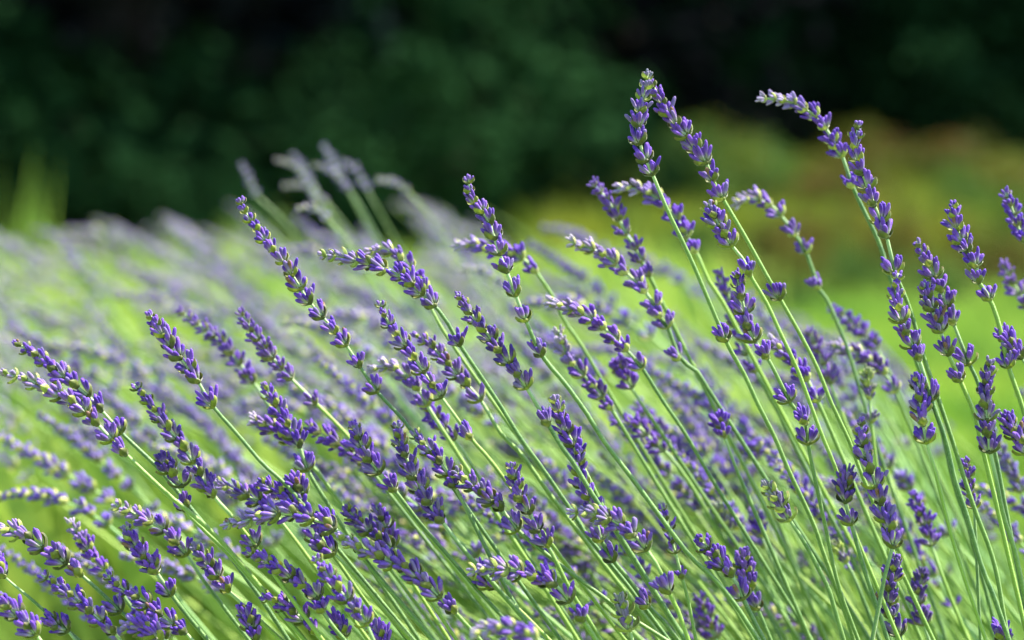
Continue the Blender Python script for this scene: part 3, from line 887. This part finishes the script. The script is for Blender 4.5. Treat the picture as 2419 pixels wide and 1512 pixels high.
# ------------------------------------------------------------------ more stems of the row, softly out of focus
TEMPL = []
def template(i, lod):
    """a whole stem in its own frame: foot at the origin, upright, tip bowed towards -X"""
    rn = random.Random(500 + i)
    bow = (0.05, 0.3, 0.5, 1.2, 0.15, 0.4, 0.9, 0.1)[i % 8]
    H = 0.40
    Lsp = rn.uniform(.045, .07)
    pts, ang, p, s = [], 0.0, Vector((0, 0, 0)), 0.0
    ds = 0.004
    while s < H:
        f = max(0, (s - (H - Lsp - 0.03)) / (Lsp + .03))
        ang = 0.12 * math.sin(s * 5) + bow * f ** 1.5
        pts.append(p.copy())
        p = p + Vector((-math.sin(ang), 0, math.cos(ang))) * ds
        s += ds
    sm = MB()
    st = 3 if lod == 0 else 8
    ii = list(range(0, len(pts), st)) + [len(pts) - 1]
    tube(sm, [pts[j] for j in ii], [0.00095 if j < len(pts) * .8 else 0.0006 for j in ii], 5 if lod == 0 else 3, 0, 2, rn.random(), [0.8] * len(ii))
    fm = MB() if lod == 0 else sm
    s = 0.002
    n = 0
    while s < Lsp:
        k = max(1, len(pts) - 1 - int(s / ds))
        t = (pts[k] - pts[k - 1]).normalized()
        a, b, t = frame(t, Vector((0, 1, 0.03)))
        Q = Matrix((a, b, t)).transposed() @ Matrix.Rotation(n * 1.57 + rn.uniform(-.2, .2), 3, 'Z')
        f = s / Lsp
        small = 0.6 + 0.4 * min(1, f * 2)
        if lod == 0:
            merged_whorl(fm, rn, 4, 0.6 + .4 * f, small, Q, pts[k], PROF2, 6, 1, sink=0.12 * (1 - f))
        else:
            merged_whorl(fm, rn, 2, 0.6 + .4 * f, small * 1.15, Q, pts[k], PROF3, 4, 1, bracts=(n % 3 == 0), sink=0.1)
        s += 0.0032 + 0.0035 * f
        n += 1
    for s in ([Lsp + .012] if i % 2 else []):
        k = len(pts) - 1 - int(s / ds)
        merged_whorl(fm, rn, 4 if lod == 0 else 2, 1, 1, Matrix.Identity(3), pts[k], PROF2 if lod == 0 else PROF3, 5, 1)
    return sm, fm, pts[-1]
for i in range(8):
    sm, fm, tip = template(i, 0)
    for lime in (0, 1):
        TEMPL.append((sm.mesh('stalk', [M_STALK, M_STALK, M_STALK]), fm.mesh('flower_spike', [M_BUD, M_LIME if lime or i % 3 == 0 else M_OLIVE]), tip))

def image_lean(x):
    """how far the stems lean over, from the wind-blown left to the steeper right"""
    return np.interp(x, [-200, 0, 600, 1200, 1700, 2300, 2600], [47, 45, 41, 36, 29, 20, 18])
def topline(x):
    return np.interp(x, [-100, 0, 150, 300, 480, 560, 760, 900, 1100, 1300, 1600, 1900, 2418], [540, 520, 500, 525, 480, 450, 470, 470, 480, 500, 600, 700, 880])
def depth_for(y, f):
    return float(np.interp(y, [480, 560, 640, 720, 820, 950, 1150, 1500], [1.25, 1.0, .8, .6, .42, .28, .17, .09])) * f
random.seed(99)
rnd = random.Random(99)
GREY = (0.18, 0.145, 0.32)
def short(label):
    w = label.split()[:8]
    while w[-1] in ('the', 'a', 'its', 'and', 'with', 'of', 'in', 'at', 'by', 'to', 'on', 'over', 'under', 'behind', 'beside', 'between', 'from', 'one', 'above', 'below', 'right', 'set', 'that', 'whose', 'two', 'very', 'lime', 'pale', 'tall', 'dark', 'bent', 'four', 'longest', 'topmost', 'level', 'curved', 'soft', 'plump', 'straight', 'down', 'long', 'bow', 'plump', 'tipped', 'green', 'upright', 'slim', 'short', 'thick'):
        w.pop()
    return ' '.join(w)
used = set()
def soft_label(x, y, what):
    order = sorted(specs, key=lambda q: min((q[3][k][0] - x) ** 2 + (q[3][k][1] - y) ** 2 for k in range(len(q[3]))))
    for q in order:
        if q[0] > .12:
            continue
        m = q[3][len(q[3]) // 2]
        dx, dy = x - m[0], y - m[1]
        side = 'above' if dy < -abs(dx) * .6 else 'below' if dy > abs(dx) * .6 else ''
        lr = '' if abs(dx) < abs(dy) * .6 else ('left of' if dx < 0 else 'right of')
        sh = short(q[5]).split()
        lb = f"{what} {' and '.join(z for z in (side, lr) if z)} the {' '.join(sh)}"
        while len(lb.split()) > 16:
            sh.pop(0)
            lb = ' '.join(lb.split()[:-len(sh) - 1] + sh)
        if lb not in used:
            used.add(lb)
            return lb
    return what
def scatter_one(x, y, dep, label, group):
    ti = rnd.randrange(16)
    sm, fm, tip = TEMPL[ti]
    tone = .25 + .75 * rnd.random() if x < 900 else .7 * rnd.random()
    what = 'blurred ' + ('pale ' if tone > .62 else 'lilac ' if tone > .3 else 'violet ') + ('bowed spike' if ti // 2 in (2, 3, 6) else 'spike')
    label = soft_label(x, y, what)
    th = R(image_lean(x) + rnd.uniform(-13, 13))
    M = Matrix.Rotation(rnd.uniform(-.25, .25), 3, 'X') @ Matrix.Rotation(-th * 0.93, 3, 'Y') @ Matrix.Rotation(rnd.uniform(-.5, .5), 3, 'Z')
    s = rnd.uniform(.85, 1.12)
    P = at(x, y, FOC + dep)
    o = empty('lavender_flower', P - M @ tip * s)
    o.rotation_euler = M.to_euler()
    o.scale = (s, s, s)
    tag(o, label, 'lavender', group)
    a = obj('stalk', sm, o)
    a.color = (*lerp3((0.13, 0.26, 0.08), (0.20, 0.32, 0.08), rnd.random()), 1)
    b = obj('flower_spike', fm, o)
    b.color = (*lerp3(VIOLET, GREY, tone), 1)
zones = (
    (50, -40, 760, 'blurred lavender spike in the pale leaning mass at the left', 'pale blurred lavender mass'),
    (32, 620, 1300, 'blurred lavender spike behind the sharp stems in the middle', 'blurred lavender behind the middle stems'),
    (30, 1250, 1850, 'blurred lavender spike behind the sharp stems right of the middle', 'blurred lavender right of the middle'),
    (18, 1800, 2440, 'blurred lavender spike before the sunlit lawn at the right', 'blurred lavender before the lawn'),
)
for n, x0, x1, lb, gr in zones:
    for _ in range(n):
        x = rnd.uniform(x0, x1)
        y = topline(x) + 40 + ((1330 if x < 330 else 1080 if x < 700 else 1180) - topline(x)) * rnd.random() ** 1.1
        scatter_one(x, y, max(.06, depth_for(y, rnd.uniform(.75, 1.3) if x < 620 else rnd.uniform(.4, 1.2))), lb, gr)

# ------------------------------------------------------------------ the rest of the lavender row running away to the left: one mass
def tri_arrays(mb):
    V = np.concatenate(mb.v)
    F = mb.f
    T, Mt = [], []
    for q, m in zip(F, mb.m):
        for k in range(1, len(q) - 1):
            T.append((q[0], q[k], q[k + 1]))
            Mt.append(m)
    return V, np.array(T), np.array(Mt), np.concatenate(mb.a), np.concatenate(mb.r)
LOWS = []
for i in range(8):
    sm, fm, tip = template(i, 1)
    LOWS.append((*tri_arrays(sm), tip))
BARE = []
for i in range(4):
    sm = MB()
    pts = catmull([Vector((0, 0, 0)), Vector((.004 * (i - 2), 0, .13)), Vector((-.006, 0, .27)), Vector((-.02 - .008 * i, 0, .40))], .04)
    tube(sm, pts, [.00095 - .0004 * j / len(pts) for j in range(len(pts))], 5, 0, 2, .3 + .15 * i, [.8] * len(pts))
    BARE.append((*tri_arrays(sm), pts[-1]))
def mass(name, n, sampler, label, bare=0.0):
    Vs, Ts, Ms, As, Rs, off = [], [], [], [], [], 0
    for _ in range(n):
        V, T, Mt, A, Rn, tip = BARE[rnd.randrange(4)] if rnd.random() < bare else LOWS[rnd.randrange(8)]
        x, y, dep = sampler()
        th = R(image_lean(x) + rnd.uniform(-10, 10))
        M = Matrix.Rotation(rnd.uniform(-.3, .3), 3, 'X') @ Matrix.Rotation(-th * .93, 3, 'Y') @ Matrix.Rotation(rnd.uniform(-.6, .6), 3, 'Z')
        s = rnd.uniform(.85, 1.15)
        P = at(x, y, FOC + dep)
        Vs.append(xf(V * s, M, P - M @ tip * s))
        Ts.append(T + off)
        Ms.append(Mt)
        As.append(A)
        Rs.append(np.clip(Rn + rnd.uniform(-.3, .3), 0, 1))
        off += len(V)
    V, T, Mt = np.concatenate(Vs), np.concatenate(Ts), np.concatenate(Ms)
    me = bpy.data.meshes.new(name)
    me.vertices.add(len(V))
    me.vertices.foreach_set('co', V.astype(np.float32).ravel())
    me.loops.add(len(T) * 3)
    me.loops.foreach_set('vertex_index', T.astype(np.int32).ravel())
    me.polygons.add(len(T))
    me.polygons.foreach_set('loop_start', (np.arange(len(T)) * 3).astype(np.int32))
    me.polygons.foreach_set('loop_total', np.full(len(T), 3, np.int32))
    for m in (M_BUD, M_LIME, M_GREEN):
        me.materials.append(m)
    me.polygons.foreach_set('material_index', Mt.astype(np.int32))
    me.polygons.foreach_set('use_smooth', np.ones(len(T), bool))
    me.update(calc_edges=True)
    for nm, src in (('along', As), ('rnd', Rs)):
        me.attributes.new(nm, 'FLOAT', 'POINT').data.foreach_set('value', np.concatenate(src).astype(np.float32))
    o = tag(obj(name, me), label, 'lavender', kind='stuff')
    return o
def far_left():
    x = rnd.uniform(-250, 1180)
    y = topline(x) + 10 + 420 * rnd.random() ** 1.4
    return x, y, depth_for(y, rnd.uniform(.85, 1.35)) + 0.05
o = mass('lavender_mass', 190, far_left, 'pale blurred mass of lavender spikes running away to the left', 0.35)
o.color = (0.18, 0.145, 0.32, 1)
def mid_stems():
    x = rnd.uniform(700, 2100)
    y = max(topline(x) + 60, rnd.uniform(620, 1450))
    return x, y, max(.12, depth_for(y, rnd.uniform(.9, 1.6)))
o = mass('lavender_thicket', 560, mid_stems, 'thicket of soft green lavender stems behind the sharp ones', 0.86)
o.color = (0.08, 0.035, 0.22, 1)

# ------------------------------------------------------------------ leafy bases of the lavender bushes, below the flowers
M_LAVLEAF = mat_leaf('lavender_leaf', (0.11, 0.20, 0.05), (0.20, 0.29, 0.08), 0.3)
def bush_base(seed):
    random.seed(seed)
    mb = MB()
    for k in range(26):
        a = k * 2.4
        r = 0.28 * math.sqrt((k + .5) / 26)
        st = catmull([Vector((math.cos(a) * .03, math.sin(a) * .03, -.02)), Vector((math.cos(a) * r * .5, math.sin(a) * r * .5, .12)), Vector((math.cos(a) * r, math.sin(a) * r, .24))], .03)
        tube(mb, st, [0.005 * (1 - .7 * i / len(st)) for i in range(len(st))], 5)
    wm = mb.mesh('woody_base', [M_BARK])
    n = 2600
    V = np.empty((n, 4, 3))
    th = rng.uniform(0, 6.283, n)
    rr = 0.30 * np.sqrt(rng.random(n))
    z = 0.27 * (1 - (rr / .34) ** 2) * rng.random(n) ** .5
    p = np.stack([np.cos(th) * rr, np.sin(th) * rr, z], 1)
    d = np.stack([np.cos(th) * .5, np.sin(th) * .5, np.full(n, .9)], 1) + rng.normal(0, .35, (n, 3))
    d /= np.linalg.norm(d, axis=1)[:, None]
    sd_ = np.cross(d, rng.normal(size=(n, 3)))
    sd_ /= np.linalg.norm(sd_, axis=1)[:, None]
    ln = rng.uniform(.03, .055, n)[:, None]
    V[:, 0] = p
    V[:, 1] = p + d * ln * .5 + sd_ * .0022
    V[:, 2] = p + d * ln
    V[:, 3] = p + d * ln * .5 - sd_ * .0022
    i0 = np.arange(n) * 4
    F = np.concatenate([np.stack([i0, i0 + 1, i0 + 2], 1), np.stack([i0, i0 + 2, i0 + 3], 1)])
    mb = MB()
    mb.add(V.reshape(-1, 3), F.tolist(), 0, None, np.repeat(rng.random(n), 4))
    return wm, mb.mesh('foliage', [M_LAVLEAF])
bb = [bush_base(i) for i in range(2)]
for i, (x, y, s) in enumerate(((0.02, 1.0, 1), (0.38, 0.95, 1.05), (0.72, 1.1, .9), (-.15, 1.55, 1.1), (0.3, 1.45, 1), (-.45, 2.1, 1.1), (0.0, 2.1, 1.1), (-.75, 2.75, 1.15), (-.25, 2.8, 1.1), (-1.05, 3.4, 1.2), (-.5, 3.5, 1.1), (-1.4, 4.1, 1.2))):
    o = empty('lavender_bush', (x, y, 0))
    o.scale = (s, s, s)
    o.rotation_euler.z = i
    tag(o, 'grey green leafy base of the %s lavender bush along the row' % ORD[i], 'lavender bush', 'lavender bushes of the row')
    obj('woody_base', bb[i % 2][0], o)
    obj('foliage', bb[i % 2][1], o)
